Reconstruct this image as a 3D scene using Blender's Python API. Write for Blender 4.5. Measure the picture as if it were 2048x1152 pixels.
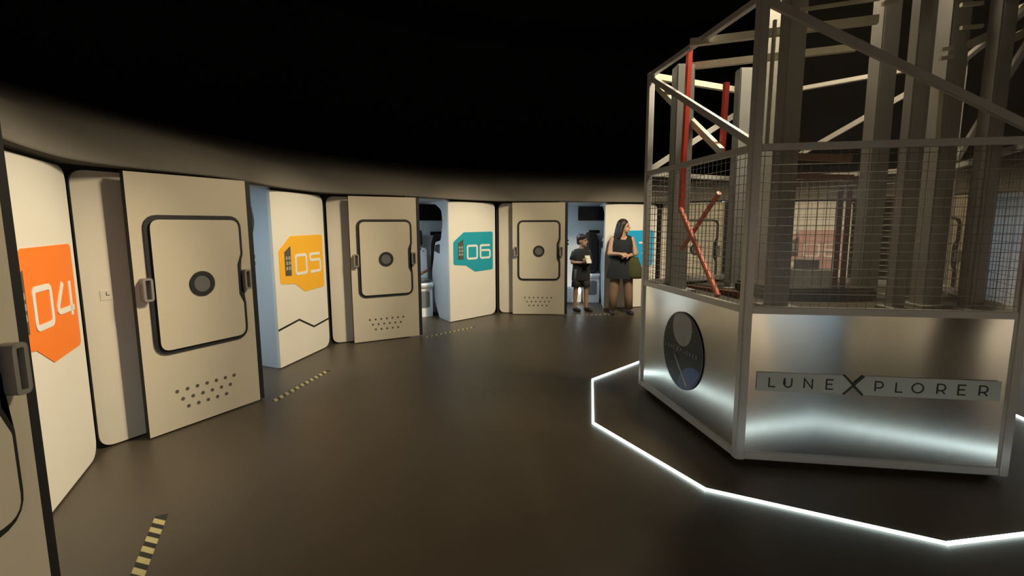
import bpy, bmesh, math, random
from mathutils import Vector, Matrix
random.seed(7)
for o in list(bpy.data.objects):
    bpy.data.objects.remove(o)
scene = bpy.context.scene
coll = scene.collection
PI = math.pi
R = math.radians

# ------------------------------------------------------------------ camera, world, lights, exposure
F_PX, PITCH, ROLL, CAM_H = 975.235, R(7.31), R(-0.2717), 1.57      # in a 2048 x 1152 frame
fwd = Vector((0, math.cos(PITCH), -math.sin(PITCH)))
up0 = Vector((0, math.sin(PITCH), math.cos(PITCH)))
rt0 = Vector((1, 0, 0))
rt = rt0 * math.cos(ROLL) + up0 * math.sin(ROLL)
up = -rt0 * math.sin(ROLL) + up0 * math.cos(ROLL)
cam = bpy.data.cameras.new('camera')
cam.sensor_width = 36
cam.lens = F_PX / 2048 * 36
cam.clip_start = 0.02
cam.clip_end = 60
camo = bpy.data.objects.new('camera', cam)
m = Matrix((rt, up, -fwd)).transposed().to_4x4()
m.translation = Vector((0, 0, CAM_H))
camo.matrix_world = m
coll.objects.link(camo)
scene.camera = camo
vs = scene.view_settings
vs.view_transform = 'Standard'
vs.look = 'None'
vs.gamma = 1
vs.use_curve_mapping = False
vs.exposure = 0.0
world = bpy.data.worlds.new('dark_hall')
scene.world = world
world.use_nodes = True
world.node_tree.nodes['Background'].inputs[0].default_value = (0.5, 0.45, 0.4, 1)
world.node_tree.nodes['Background'].inputs[1].default_value = 0.004

CX, CY = 2.419, 3.997          # axis of the round hall
TH0, STEP = 153.87, 34.076     # first capsule direction and spacing, degrees
PODS = [('02', 3), ('03', 2), ('04', 1), ('05', 0), ('06', -1), ('07', -2), ('08', -3)]
POD_ANGLE = {n: TH0 + STEP * k for n, k in PODS}
for i, n in enumerate(('09', '10', '01')):
    POD_ANGLE[n] = POD_ANGLE['08'] - 38.88 * (i + 1)
WARM = (1.0, 0.856, 0.62)

def pol(r, deg, z=0.0):
    return Vector((CX + r * math.cos(R(deg)), CY + r * math.sin(R(deg)), z))

def add_light(name, kind, loc, energy, color, aim=None, **kw):
    l = bpy.data.lights.new(name, kind)
    l.energy = energy
    l.color = color
    for k, v in kw.items():
        setattr(l, k, v)
    o = bpy.data.objects.new(name, l)
    o.location = loc
    if aim is not None:
        o.rotation_euler = (Vector(aim) - Vector(loc)).to_track_quat('-Z', 'Y').to_euler()
    coll.objects.link(o)
    return o

# warm theatre spots hung over the middle of the hall, one thrown at each numbered panel
SPOT_GAIN = {'04': 1.25, '05': 0.92, '06': 1.08, '07': 1.15, '01': 1.5, '02': 1.5, '03': 1.5}
for n, a in POD_ANGLE.items():
    add_light('hall_spot', 'SPOT', pol(1.2, a + 8, 4.2), 650 * SPOT_GAIN.get(n, 0.9), WARM, pol(5.2, a + 7.0, 0.75),
              spot_size=R(33), spot_blend=0.9, shadow_soft_size=0.05)
# shaded house lamp over the machine: its cone stops at the top of the capsules
add_light('house_lamp', 'SPOT', (CX, CY, 4.3), 700, (1.0, 0.84, 0.59), (CX, CY, 0), spot_size=R(144), spot_blend=0.22, shadow_soft_size=0.35)

# ------------------------------------------------------------------ materials
MATS = {}
def mat(name, col, rough=0.5, metal=0.0, emit=None, strength=0.0, noise=0.0, nscale=8.0, bump=0.0, bscale=200.0,
        spec=0.5, aniso=0.0, stretch=None, coat=0.0):
    if name in MATS:
        return MATS[name]
    mt = bpy.data.materials.new(name)
    mt.use_nodes = True
    nt = mt.node_tree
    b = nt.nodes['Principled BSDF']
    b.inputs['Base Color'].default_value = (*col, 1)
    b.inputs['Roughness'].default_value = rough
    b.inputs['Metallic'].default_value = metal
    b.inputs['Specular IOR Level'].default_value = spec
    b.inputs['Coat Weight'].default_value = coat
    if aniso:
        b.inputs['Anisotropic'].default_value = aniso
    if emit:
        b.inputs['Emission Color'].default_value = (*emit, 1)
        b.inputs['Emission Strength'].default_value = strength
    if noise or bump:
        tc = nt.nodes.new('ShaderNodeTexCoord')
        src = tc.outputs['Object']
        if stretch:
            mp = nt.nodes.new('ShaderNodeMapping')
            mp.inputs['Scale'].default_value = stretch
            nt.links.new(src, mp.inputs['Vector'])
            src = mp.outputs['Vector']
    if noise:
        n = nt.nodes.new('ShaderNodeTexNoise')
        n.inputs['Scale'].default_value = nscale
        n.inputs['Detail'].default_value = 6
        nt.links.new(src, n.inputs['Vector'])
        mx = nt.nodes.new('ShaderNodeMixRGB')
        mx.inputs[1].default_value = (*[c * (1 - noise) for c in col], 1)
        mx.inputs[2].default_value = (*[min(1, c * (1 + noise)) for c in col], 1)
        nt.links.new(n.outputs['Fac'], mx.inputs[0])
        nt.links.new(mx.outputs[0], b.inputs['Base Color'])
        mr = nt.nodes.new('ShaderNodeMapRange')
        mr.inputs['To Min'].default_value = max(0.02, rough - noise * 0.25)
        mr.inputs['To Max'].default_value = min(1, rough + noise * 0.25)
        nt.links.new(n.outputs['Fac'], mr.inputs['Value'])
        nt.links.new(mr.outputs[0], b.inputs['Roughness'])
    if bump:
        n2 = nt.nodes.new('ShaderNodeTexNoise')
        n2.inputs['Scale'].default_value = bscale
        n2.inputs['Detail'].default_value = 4
        nt.links.new(src, n2.inputs['Vector'])
        bp = nt.nodes.new('ShaderNodeBump')
        bp.inputs['Strength'].default_value = bump
        bp.inputs['Distance'].default_value = 0.01
        nt.links.new(n2.outputs['Fac'], bp.inputs['Height'])
        nt.links.new(bp.outputs[0], b.inputs['Normal'])
    MATS[name] = mt
    return mt

M_PANEL = mat('capsule_white_paint', (0.76, 0.725, 0.64), 0.42, noise=0.03, nscale=3)
M_DOOR = mat('door_cream_tone', (0.55, 0.485, 0.36), 0.5, noise=0.03, nscale=3)  # darker and warmer than the white of the numbered panels
M_BLACK = mat('black_rubber', (0.010, 0.010, 0.010), 0.6, noise=0.2)
M_DARK = mat('dark_backing', (0.018, 0.016, 0.014), 0.75, noise=0.2)
M_INT = mat('interior_white', (0.62, 0.66, 0.68), 0.4, noise=0.03, nscale=4)
M_SHELL = mat('white_moulded_plastic', (0.82, 0.84, 0.85), 0.3, noise=0.02)
M_GREY = mat('seat_grey', (0.16, 0.17, 0.17), 0.6, noise=0.1)
M_CUSH = mat('seat_black_fabric', (0.018, 0.017, 0.016), 0.85, noise=0.2, nscale=40)
M_SCREEN = mat('black_screen', (0.008, 0.008, 0.010), 0.25, noise=0.2)
M_FLOOR = mat('dark_resin_floor', (0.068, 0.053, 0.034), 0.40, noise=0.14, nscale=5, bump=0.10, bscale=160, spec=0.5)
M_FASC = mat('fascia_grey_plaster', (0.165, 0.148, 0.122), 0.85, noise=0.12, nscale=2.2, bump=0.05, bscale=60)
M_VOID = mat('black_hall_paint', (0.012, 0.011, 0.011), 0.9, noise=0.3, nscale=2)
M_STEEL = mat('brushed_aluminium', (0.93, 0.94, 0.94), 0.172, metal=1.0, noise=0.04, nscale=5, stretch=(1, 1, 22), aniso=0.88)
_nt = M_STEEL.node_tree
_tg = _nt.nodes.new('ShaderNodeTangent')
_tg.direction_type = 'RADIAL'
_tg.axis = 'Z'
_nt.links.new(_tg.outputs[0], _nt.nodes['Principled BSDF'].inputs['Tangent'])
_nt.nodes['Principled BSDF'].inputs['Anisotropic Rotation'].default_value = 0.25
M_PROF = mat('aluminium_profile', (0.46, 0.455, 0.44), 0.38, metal=0.35, noise=0.08, nscale=9)
M_WIRE = mat('galvanised_wire', (0.20, 0.19, 0.18), 0.5, metal=0.5, noise=0.1)
M_COL = mat('grey_painted_steel', (0.24, 0.245, 0.24), 0.5, metal=0.1, noise=0.12, nscale=4)
M_COLB = mat('pale_galvanised_column', (0.31, 0.315, 0.31), 0.42, metal=0.5, noise=0.15, nscale=5)
M_PALE = mat('pale_cream_bar', (0.42, 0.40, 0.32), 0.45, noise=0.06)
M_RED = mat('red_painted_steel', (0.48, 0.045, 0.025), 0.42, noise=0.1)
M_COPPER = mat('copper_red_tube', (0.50, 0.13, 0.075), 0.4, noise=0.12)
M_RUST = mat('rust_brown_bar', (0.15, 0.06, 0.028), 0.55, noise=0.15)
M_DECK = mat('dark_machine_deck', (0.035, 0.032, 0.02), 0.7, noise=0.4, nscale=14)
M_LED = mat('white_led_tube', (0.9, 1.0, 0.98), 0.4, emit=(0.82, 1.0, 0.97), strength=5.0)
M_PODLED = mat('capsule_blue_led', (0.8, 0.9, 1.0), 0.4, emit=(0.72, 0.88, 1.0), strength=23.0)
M_STEPLED = mat('small_white_led', (0.9, 1.0, 1.0), 0.4, emit=(0.8, 0.95, 1.0), strength=12)
M_YEL = mat('hazard_yellow', (0.46, 0.38, 0.15), 0.55, noise=0.15, nscale=60)
M_TAPE = mat('tape_black', (0.012, 0.012, 0.012), 0.5, noise=0.2)
M_DIGIT = mat('digit_cream', (0.80, 0.78, 0.72), 0.5, noise=0.02)
M_PORT = mat('porthole_dull_glass', (0.13, 0.125, 0.12), 0.35, noise=0.05)
M_HOLE = mat('vent_hole_dark', (0.09, 0.08, 0.065), 0.8, noise=0.3, nscale=60)
M_HANDLE = mat('handle_metal', (0.30, 0.28, 0.25), 0.4, metal=0.4, noise=0.05)
M_SIGN = mat('sign_plate_grey', (0.50, 0.55, 0.54), 0.4, noise=0.04)
M_INK = mat('sign_ink', (0.02, 0.025, 0.025), 0.5, noise=0.1)
PLATE = {'04': (0.93, 0.215, 0.02), '05': (0.90, 0.46, 0.03), '06': (0.015, 0.33, 0.42), '07': (0.015, 0.36, 0.68)}
def plate_mat(n):
    return mat('number_plate_' + n, PLATE.get(n, {'08': (0.60, 0.36, 0.33), '09': (0.58, 0.34, 0.32), '03': (0.75, 0.08, 0.03)}.get(n, {'01': (0.25, 0.08, 0.40), '02': (0.50, 0.03, 0.06)}.get(n, (0.03, 0.16, 0.08)))), 0.45, noise=0.04)

def glass_mat():
    mt = bpy.data.materials.new('hazed_acrylic')
    mt.use_nodes = True
    nt = mt.node_tree
    for n in list(nt.nodes):
        nt.nodes.remove(n)
    out = nt.nodes.new('ShaderNodeOutputMaterial')
    tr = nt.nodes.new('ShaderNodeBsdfTransparent')
    tr.inputs[0].default_value = (0.80, 0.78, 0.75, 1)
    gl = nt.nodes.new('ShaderNodeBsdfGlossy')
    gl.inputs['Roughness'].default_value = 0.16
    df = nt.nodes.new('ShaderNodeBsdfDiffuse')           # diffuse veil painting in the haze of reflected light on the sheet
    df.inputs[0].default_value = (0.5, 0.48, 0.44, 1)
    lw = nt.nodes.new('ShaderNodeLayerWeight')
    lw.inputs[0].default_value = 0.35
    mx = nt.nodes.new('ShaderNodeMixShader')
    mx2 = nt.nodes.new('ShaderNodeMixShader')
    mx2.inputs[0].default_value = 0.09
    nt.links.new(lw.outputs['Fresnel'], mx.inputs[0])
    nt.links.new(tr.outputs[0], mx.inputs[1])
    nt.links.new(gl.outputs[0], mx.inputs[2])
    nt.links.new(mx.outputs[0], mx2.inputs[1])
    nt.links.new(df.outputs[0], mx2.inputs[2])
    nt.links.new(mx2.outputs[0], out.inputs[0])
    return mt
M_ACRYLIC = glass_mat()

# ------------------------------------------------------------------ mesh helpers
class MB:
    """collects faces; build() makes one mesh object"""
    def __init__(s):
        s.v, s.f, s.mi = [], [], []
    def add(s, vs_, fs, mi=0):
        o = len(s.v)
        s.v += [tuple(p) for p in vs_]
        for f in fs:
            s.f.append(tuple(i + o for i in f))
            s.mi.append(mi)
        return s
    def box(s, lo, hi, fr=None, mi=0):
        x0, y0, z0 = lo
        x1, y1, z1 = hi
        p = [(x0, y0, z0), (x1, y0, z0), (x1, y1, z0), (x0, y1, z0), (x0, y0, z1), (x1, y0, z1), (x1, y1, z1), (x0, y1, z1)]
        if fr:
            p = [fr(*q) for q in p]
        return s.add(p, [(3, 2, 1, 0), (4, 5, 6, 7), (0, 1, 5, 4), (1, 2, 6, 5), (2, 3, 7, 6), (3, 0, 4, 7)], mi)
    def prism(s, pts, n0, n1, fr, mi_side=0, mi_front=0):
        """polygon pts (u,z) extruded from depth n0 (back) to n1 (front); fr(u,n,z)"""
        k = len(pts)
        vs_ = [fr(u, n0, z) for u, z in pts] + [fr(u, n1, z) for u, z in pts]
        s.add(vs_, [tuple(range(k, 2 * k))], mi_front)
        o = len(s.v) - 2 * k
        s.f.append(tuple(o + i for i in reversed(range(k))))
        s.mi.append(mi_side)
        for i in range(k):
            j = (i + 1) % k
            s.f.append((o + i, o + j, o + k + j, o + k + i))
            s.mi.append(mi_side)
        return s
    def bar(s, a, b, w, h=None, mi=0, upv=None):
        """rectangular bar from a to b"""
        a, b = Vector(a), Vector(b)
        h = h or w
        d = (b - a).normalized()
        u = Vector(upv) if upv else (Vector((0, 0, 1)) if abs(d.z) < 0.95 else Vector((1, 0, 0)))
        x = d.cross(u).normalized()
        y = x.cross(d).normalized()
        p = []
        for q in (a, b):
            for sx, sy in ((-1, -1), (1, -1), (1, 1), (-1, 1)):
                p.append(q + x * (sx * w / 2) + y * (sy * h / 2))
        return s.add(p, [(3, 2, 1, 0), (4, 5, 6, 7), (0, 1, 5, 4), (1, 2, 6, 5), (2, 3, 7, 6), (3, 0, 4, 7)], mi)
    def tube(s, a, b, r1, r2=None, n=10, mi=0):
        a, b = Vector(a), Vector(b)
        r2 = r1 if r2 is None else r2
        d = (b - a).normalized()
        u = Vector((0, 0, 1)) if abs(d.z) < 0.95 else Vector((1, 0, 0))
        x = d.cross(u).normalized()
        y = x.cross(d).normalized()
        p = []
        for q, r in ((a, r1), (b, r2)):
            for i in range(n):
                t = 2 * PI * i / n
                p.append(q + x * (r * math.cos(t)) + y * (r * math.sin(t)))
        fs = [tuple(reversed(range(n))), tuple(range(n, 2 * n))]
        fs += [(i, (i + 1) % n, n + (i + 1) % n, n + i) for i in range(n)]
        return s.add(p, fs, mi)
    def loft(s, rings, cap=True, mi=0):
        """rings: list of equal-length point lists"""
        n = len(rings[0])
        o = len(s.v)
        for r in rings:
            s.v += [tuple(p) for p in r]
        for k in range(len(rings) - 1):
            for i in range(n):
                j = (i + 1) % n
                s.f.append((o + k * n + i, o + k * n + j, o + (k + 1) * n + j, o + (k + 1) * n + i))
                s.mi.append(mi)
        if cap:
            s.f.append(tuple(o + i for i in reversed(range(n))))
            s.f.append(tuple(o + (len(rings) - 1) * n + i for i in range(n)))
            s.mi += [mi, mi]
        return s
    def mesh(s, name, mats, smooth=False, bevel=0.0):
        me = bpy.data.meshes.new(name)
        me.from_pydata(s.v, [], s.f)
        for mt in (mats if isinstance(mats, (list, tuple)) else [mats]):
            me.materials.append(mt)
        me.polygons.foreach_set('material_index', s.mi)
        bm = bmesh.new()
        bm.from_mesh(me)
        bmesh.ops.recalc_face_normals(bm, faces=bm.faces)
        if bevel:
            es = [e for e in bm.edges if e.is_manifold and e.calc_face_angle(0) > 0.6]
            bmesh.ops.bevel(bm, geom=es, offset=bevel, segments=2, affect='EDGES', clamp_overlap=True)
        bm.to_mesh(me)
        bm.free()
        if smooth:
            for p in me.polygons:
                p.use_smooth = True
        me.update()
        return me
    def build(s, name, mats, parent=None, smooth=False, bevel=0.0):
        return link(name, s.mesh(name, mats, smooth, bevel), parent)

def link(name, me, parent=None):
    o = bpy.data.objects.new(name, me)
    coll.objects.link(o)
    if parent is not None:
        o.parent = parent
    return o

def tag(o, label=None, cat=None, group=None, kind=None):
    if label: o['label'] = label
    if cat: o['category'] = cat
    if group: o['group'] = group
    if kind: o['kind'] = kind
    return o

def empty(name, loc, rz=0.0):
    o = bpy.data.objects.new(name, None)
    o.empty_display_size = 0.2
    o.location = loc
    o.rotation_euler = (0, 0, rz)
    coll.objects.link(o)
    return o

def rounded(pts, radii, seg=5):
    """polygon with rounded corners; radii one number or list"""
    n = len(pts)
    out = []
    for i in range(n):
        r = radii[i] if isinstance(radii, (list, tuple)) else radii
        p = Vector(pts[i]); a = Vector(pts[i - 1]); b = Vector(pts[(i + 1) % n])
        if r <= 0:
            out.append(tuple(p)); continue
        da, db = (a - p), (b - p)
        ang = da.angle(db)
        t = min(r / math.tan(ang / 2), da.length * 0.48, db.length * 0.48)
        p0 = p + da.normalized() * t
        p1 = p + db.normalized() * t
        for k in range(seg + 1):
            s_ = k / seg
            q = p0 * (1 - s_) ** 2 + p * (2 * s_ * (1 - s_)) + p1 * s_ ** 2
            out.append(tuple(q))
    return out

def offset_poly(pts, d):
    n = len(pts)
    out = []
    area = sum(pts[i][0] * pts[(i + 1) % n][1] - pts[(i + 1) % n][0] * pts[i][1] for i in range(n))
    sg = 1 if area > 0 else -1
    for i in range(n):
        p = Vector(pts[i]); a = Vector(pts[i - 1]); b = Vector(pts[(i + 1) % n])
        e1 = (p - a).normalized(); e2 = (b - p).normalized()
        n1 = Vector((e1.y, -e1.x)) * sg; n2 = Vector((e2.y, -e2.x)) * sg
        nn = (n1 + n2)
        nn = nn / max(0.3, nn.length_squared) * 2
        out.append(tuple(p + nn * d))
    return out

def stroke(mb, pts, w, n0, n1, fr, mi=0, closed=False):
    """flat ribbon of width w along pts (u,z) with mitred corners"""
    n = len(pts)
    P = [Vector(p) for p in pts]
    L, Rr = [], []
    for i in range(n):
        if closed or 0 < i < n - 1:
            e1 = (P[i] - P[i - 1]).normalized(); e2 = (P[(i + 1) % n] - P[i]).normalized()
        elif i == 0:
            e1 = e2 = (P[1] - P[0]).normalized()
        else:
            e1 = e2 = (P[-1] - P[-2]).normalized()
        n1_ = Vector((-e1.y, e1.x)); n2_ = Vector((-e2.y, e2.x))
        nn = n1_ + n2_
        nn = nn / max(0.5, nn.length_squared) * 2
        L.append(P[i] + nn * w / 2); Rr.append(P[i] - nn * w / 2)
    for i in range(n if closed else n - 1):
        j = (i + 1) % n
        mb.prism([tuple(L[i]), tuple(L[j]), tuple(Rr[j]), tuple(Rr[i])], n0, n1, fr, mi, mi)

def frame(o, e, nrm):
    """(u, depth, z) -> point; o=(x,y), e along, nrm outwards (towards the viewer)"""
    def fr(u, d, z):
        return (o[0] + e[0] * u + nrm[0] * d, o[1] + e[1] * u + nrm[1] * d, z)
    return fr

def disc_pts(cu, cz, r, n=24):
    return [(cu + r * math.cos(2 * PI * i / n), cz + r * math.sin(2 * PI * i / n)) for i in range(n)]

# ------------------------------------------------------------------ the hall
def ring_wall(name, prof, mt, a0=0, a1=360, n=144, smooth=True):
    mb = MB()
    k = len(prof)
    for i in range(n + 1):
        a = a0 + (a1 - a0) * i / n
        for r, z in prof:
            rr = r(a) if callable(r) else r
            mb.v.append(tuple(pol(rr, a, z)))
    for i in range(n):
        for j in range(k - 1):
            mb.f.append((i * k + j, (i + 1) * k + j, (i + 1) * k + j + 1, i * k + j + 1))
            mb.mi.append(0)
    me = bpy.data.meshes.new(name)
    me.from_pydata(mb.v, [], mb.f)
    me.materials.append(mt)
    for p in me.polygons:
        p.use_smooth = smooth
    return link(name, me)

mb = MB()
mb.prism([(CX + 9.2 * math.cos(2 * PI * i / 96), CY + 9.2 * math.sin(2 * PI * i / 96)) for i in range(96)], -0.1, 0.0,
         lambda u, d, z: (u, z, d))
tag(mb.build('floor', M_FLOOR), 'dark grey resin floor of the round hall', kind='structure')
mb = MB()
mb.prism([(CX + 9.2 * math.cos(2 * PI * i / 96), CY + 9.2 * math.sin(2 * PI * i / 96)) for i in range(96)], 6.0, 6.1,
         lambda u, d, z: (u, z, d))
tag(mb.build('ceiling', M_VOID), 'black ceiling of the hall', kind='structure')
tag(ring_wall('wall_outer', [(9.0, 0.0), (9.0, 6.0)], M_VOID), 'black wall behind the capsules', kind='structure')

# the lip of the fascia follows the zigzag of doors and panels softly
LIP = [(0.4, 5.25), (12.0, 5.06), (17.0, 4.93), (22.8, 4.82), (32.0, 5.12), (34.5, 5.25)]
def lip(a):
    best = None
    for n, th in POD_ANGLE.items():
        d = (a - th) % 360
        if 0.4 <= d <= 34.5:
            for (x0, r0), (x1, r1) in zip(LIP, LIP[1:]):
                if x0 <= d <= x1:
                    return r0 + (r1 - r0) * (d - x0) / (x1 - x0)
    return 5.25
def lip_s(a):
    return sum(lip(a + d) for d in (-3, -1.5, 0, 1.5, 3)) / 5
fa = ring_wall('wall_upper', [(lambda a: lip_s(a) + 0.45, 1.99), (lip_s, 1.985), (lambda a: lip_s(a) + 0.01, 2.012),
                              (lambda a: lip_s(a) * 0.55 + 5.5 * 0.45, 2.26), (6.0, 2.60), (6.1, 2.60)], M_FASC, n=300)
tag(fa, 'grey sloping fascia band above the ring of capsules', kind='structure')

# ------------------------------------------------------------------ capsules
OFF = Vector((4.9, 1.5, 0))       # base point of a capsule in hall-axis coordinates (x outward, y to the left)
def pf(o, e, nrm):
    g = frame((o[0] - OFF.x, o[1] - OFF.y), e, nrm)
    return g
A = Vector((5.03, 1.067)); B = Vector((5.354, 0.036))
eN = (B - A).normalized(); nN = Vector((eN.y, -eN.x))
if nN.x > 0: nN = -nN
W_N = (B - A).length - 0.030
FN = pf(A, eN, nN)                                  # numbered panel
FD = pf((4.350, 2.739), (0, -1), (-1, 0))           # sliding door
FS = pf((4.487, 2.99), (0, -1), (-1, 0))           # side panel behind the door
W_D, H = 0.909, 1.955
def loc3(x, y, z):
    return (x - OFF.x, y - OFF.y, z)

def mesh_cache(fn):
    store = {}
    def g(*k):
        if k not in store:
            store[k] = fn(*k)
        return store[k]
    return g

pan = rounded([(0, 0.012), (W_N, 0.012), (W_N, H), (0, H)], [0, 0.13, 0.11, 0], 7)
me_panel = MB().prism(pan, -0.035, 0.0, FN).mesh('number_panel', M_PANEL)
sid = rounded([(0.0, 0.012), (1.065, 0.012), (1.065, H), (0.0, H)], [0.10, 0, 0, 0.10], 7)
me_side = MB().prism(sid, -0.03, 0.0, FS).mesh('side_panel', mat('side_panel_paint', (0.66, 0.60, 0.49), 0.45, noise=0.03, nscale=3))
me_door = MB().prism([(0, 0.012), (W_D, 0.012), (W_D, H + 0.004), (0, H + 0.004)], -0.045, 0.0, FD, 1, 0).mesh('sliding_door', [M_DOOR, M_BLACK])
hatch = rounded([(0.12, 0.645), (0.80, 0.645), (0.80, 0.92), (0.765, 1.00), (0.765, 1.25), (0.80, 1.34), (0.80, 1.625), (0.12, 1.625)],
                [0.07, 0.07, 0.04, 0.03, 0.03, 0.04, 0.07, 0.07], 5)
me_seal = MB().prism(offset_poly(hatch, 0.034), 0.0, 0.012, FD).mesh('hatch_seal', M_BLACK)
mb = MB(); mb.prism(hatch, 0.0, 0.030, FD, 1, 0)
me_hatch = mb.mesh('hatch_plate', [M_DOOR, M_BLACK])
mb = MB()
n = 40
for (r0, r1, d0, d1) in ((0.098, 0.066, 0.030, 0.040),):
    ro = disc_pts(0.459, 1.125, r0, n); ri = disc_pts(0.459, 1.125, r1, n)
    vs_ = [FD(u, d0, z) for u, z in ro] + [FD(u, d1, z) for u, z in ro] + [FD(u, d1, z) for u, z in ri] + [FD(u, d0, z) for u, z in ri]
    fs = []
    for k in range(4):
        for i in range(n):
            j = (i + 1) % n; k2 = (k + 1) % 4
            fs.append((k * n + i, k * n + j, k2 * n + j, k2 * n + i))
    mb.add(vs_, fs)
me_pring = mb.mesh('porthole_ring', M_BLACK)
me_pglass = MB().prism(disc_pts(0.459, 1.125, 0.067, 32), 0.030, 0.034, FD).mesh('porthole_glass', M_PORT)
def handle_mesh(u0, u1, z0, z1, d):
    mb = MB()
    out = rounded([(u0, z0), (u1, z0), (u1, z1), (u0, z1)], 0.022, 4)
    inn = offset_poly(out, -0.016)
    k = len(out)
    vs_ = [FD(u, dd, z) for dd in (0.0, d) for u, z in out] + [FD(u, dd, z) for dd in (d, 0.0) for u, z in inn]
    fs = []
    for r in range(4):
        r2 = (r + 1) % 4
        for i in range(k):
            j = (i + 1) % k
            fs.append((r * k + i, r * k + j, r2 * k + j, r2 * k + i))
    mb.add(vs_, fs)
    return mb.mesh('handle', M_HANDLE)
me_hl = handle_mesh(0.028, 0.095, 1.035, 1.205, 0.055)
me_hr = handle_mesh(0.815, 0.875, 1.035, 1.205, 0.050)
me_hole = MB().prism(disc_pts(0, 0, 0.0145, 12), 0.0, 0.0015, frame((0, 0), (0, -1), (-1, 0))).mesh('vent_hole', M_HOLE)
HOLES = []
for row, (cnt, z) in enumerate(((7, 0.305), (6, 0.235), (5, 0.165))):
    u0 = 0.215 + row * 0.038
    HOLES += [(u0 + i * 0.0775, z) for i in range(cnt)]
mb = MB()
mb.box((W_D - 0.02, -0.075, 1.19), (W_D + 0.042, -0.045, 1.36), FD)
for z in (1.245, 1.305):
    mb.box((W_D + 0.040, -0.070, z - 0.016), (W_D + 0.066, -0.025, z + 0.016), FD)
me_trim = MB().box((W_D, -0.045, 0.012), (W_D + 0.048, -0.006, H + 0.004), FD).mesh('edge_trim', M_BLACK)
me_latch = mb.mesh('latch', M_BLACK)

# dark backing behind the cladding
me_back = MB().box((0.09, -0.075, 0.0), (W_N + 0.030, -0.038, 1.985), FN).mesh('backing_panel', M_DARK)
me_back2 = MB().box((-0.05, -0.075, 0.0), (1.065, -0.033, 1.985), FS).mesh('backing_panel', M_DARK)
# interior shell
me_bw = MB().box(loc3(6.2, 0.12, 0), loc3(6.24, 2.95, 1.975)).mesh('rear_wall', M_INT)
me_lw = MB().box(loc3(4.60, 2.92, 0), loc3(6.2, 2.95, 1.975)).mesh('inner_wall', M_INT)
me_rw = MB().box(loc3(5.42, 0.12, 0), loc3(6.2, 0.15, 1.975)).mesh('inner_wall', M_INT)
mb = MB()
mb.prism([(4.98, 1.10), (4.78, 1.85), (4.60, 1.95), (4.60, 2.95), (6.24, 2.95), (6.24, 0.12), (5.42, 0.12), (5.12, 1.10)], 1.975, 1.99,
         lambda u, d, z: loc3(u, z, d))
me_ceil = mb.mesh('inner_ceiling', M_INT)
me_inled = MB().box(loc3(4.66, 1.96, 1.962), loc3(4.92, 2.86, 1.972)).mesh('ceiling_light', M_PODLED)
me_screen = MB().box(loc3(6.165, 0.72, 1.665), loc3(6.2, 1.50, 1.955)).mesh('screen', M_SCREEN, bevel=0.012)
# shaped partition beside the doorway with a hand hole
cont = rounded([(5.085, 0.0), (5.55, 0.0), (5.76, 0.28), (5.87, 0.75), (5.765, 1.0), (5.70, 1.20), (5.66, 1.29), (5.41, 1.33), (5.31, 1.62),
                (5.36, 1.83), (5.62, 1.93), (6.2, 1.965), (6.2, 1.975), (5.085, 1.975)],
               [0, 0.05, 0.15, 0.15, 0.1, 0.1, 0.05, 0.08, 0.15, 0.12, 0.1, 0, 0, 0], 4)
def FPt(u, d, z):
    return loc3(u, 1.035 + d, z)
me_part = MB().prism(cont, -0.02, 0.02, FPt).mesh('partition', M_INT)
hole = rounded([(5.47, 1.10), (5.71, 1.14), (5.66, 1.24), (5.45, 1.27)], 0.03, 4)
me_hh = MB().prism(hole, -0.0225, 0.0225, FPt).mesh('hand_hole', M_SCREEN)
me_bench = MB().box(loc3(5.62, 1.45, 0), loc3(6.19, 2.90, 0.335)).mesh('bench_ledge', M_SHELL, bevel=0.03)

def seg_digit(d, u0, u1, z0, z1):
    c = 0.028
    um = u0 + 0.0
    t = {'0': [([(u0, z0), (u1, z0), (u1, z1), (u0, z1)], True)],
         '1': [([(u1 - .08, z0), (u1 - .08, z1), (u1 - .15, z1)], False)],
         '2': [([(u0, z1), (u1, z1), (u1, (z0 + z1) / 2), (u0, (z0 + z1) / 2), (u0, z0), (u1, z0)], False)],
         '3': [([(u0, z1), (u1, z1), (u1, z0), (u0, z0)], False), ([(u0 + .05, (z0 + z1) / 2), (u1, (z0 + z1) / 2)], False)],
         '4': [([(u0 + .10, z1), (u0 - .02, z0 + .045), (u1 + .02, z0 + .045)], False), ([(u1 - .02, z1), (u1 - .02, z0)], False)],
         '5': [([(u1, z1), (u0, z1), (u0, z0 + .14), (u1, z0 + .14), (u1, z0), (u0, z0)], False)],
         '6': [([(u1, z1), (u0, z1), (u0, z0), (u1, z0), (u1, z0 + .13), (u0, z0 + .13)], False)],
         '7': [([(u0, z1), (u1, z1), (u0 + .07, z0)], False)],
         '8': [([(u0, z0), (u1, z0), (u1, z1), (u0, z1)], True), ([(u0, (z0 + z1) / 2), (u1, (z0 + z1) / 2)], False)],
         '9': [([(u1, z0 + .10), (u0, z0 + .10), (u0, z1), (u1, z1), (u1, z0), (u0, z0)], False)]}
    return t[d]

def soften(pts, closed, r=0.032):
    n = len(pts)
    if closed:
        return rounded(pts, r, 4)
    if n < 3:
        return pts
    out = [pts[0]]
    rr = rounded(pts, r, 4)
    # rounded() walks every corner with 5 points; drop the two ends
    out += rr[5:-5]
    out.append(pts[-1])
    return out

def digit_obj(d, u0, u1, parent):
    mb = MB()
    for pts, closed in seg_digit(d, u0 + 0.017, u1 - 0.017, 1.022, 1.236):
        stroke(mb, soften(pts, closed), 0.034, 0.004, 0.008, FN, closed=closed)
    return mb.build('digit', M_DIGIT, parent)

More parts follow.
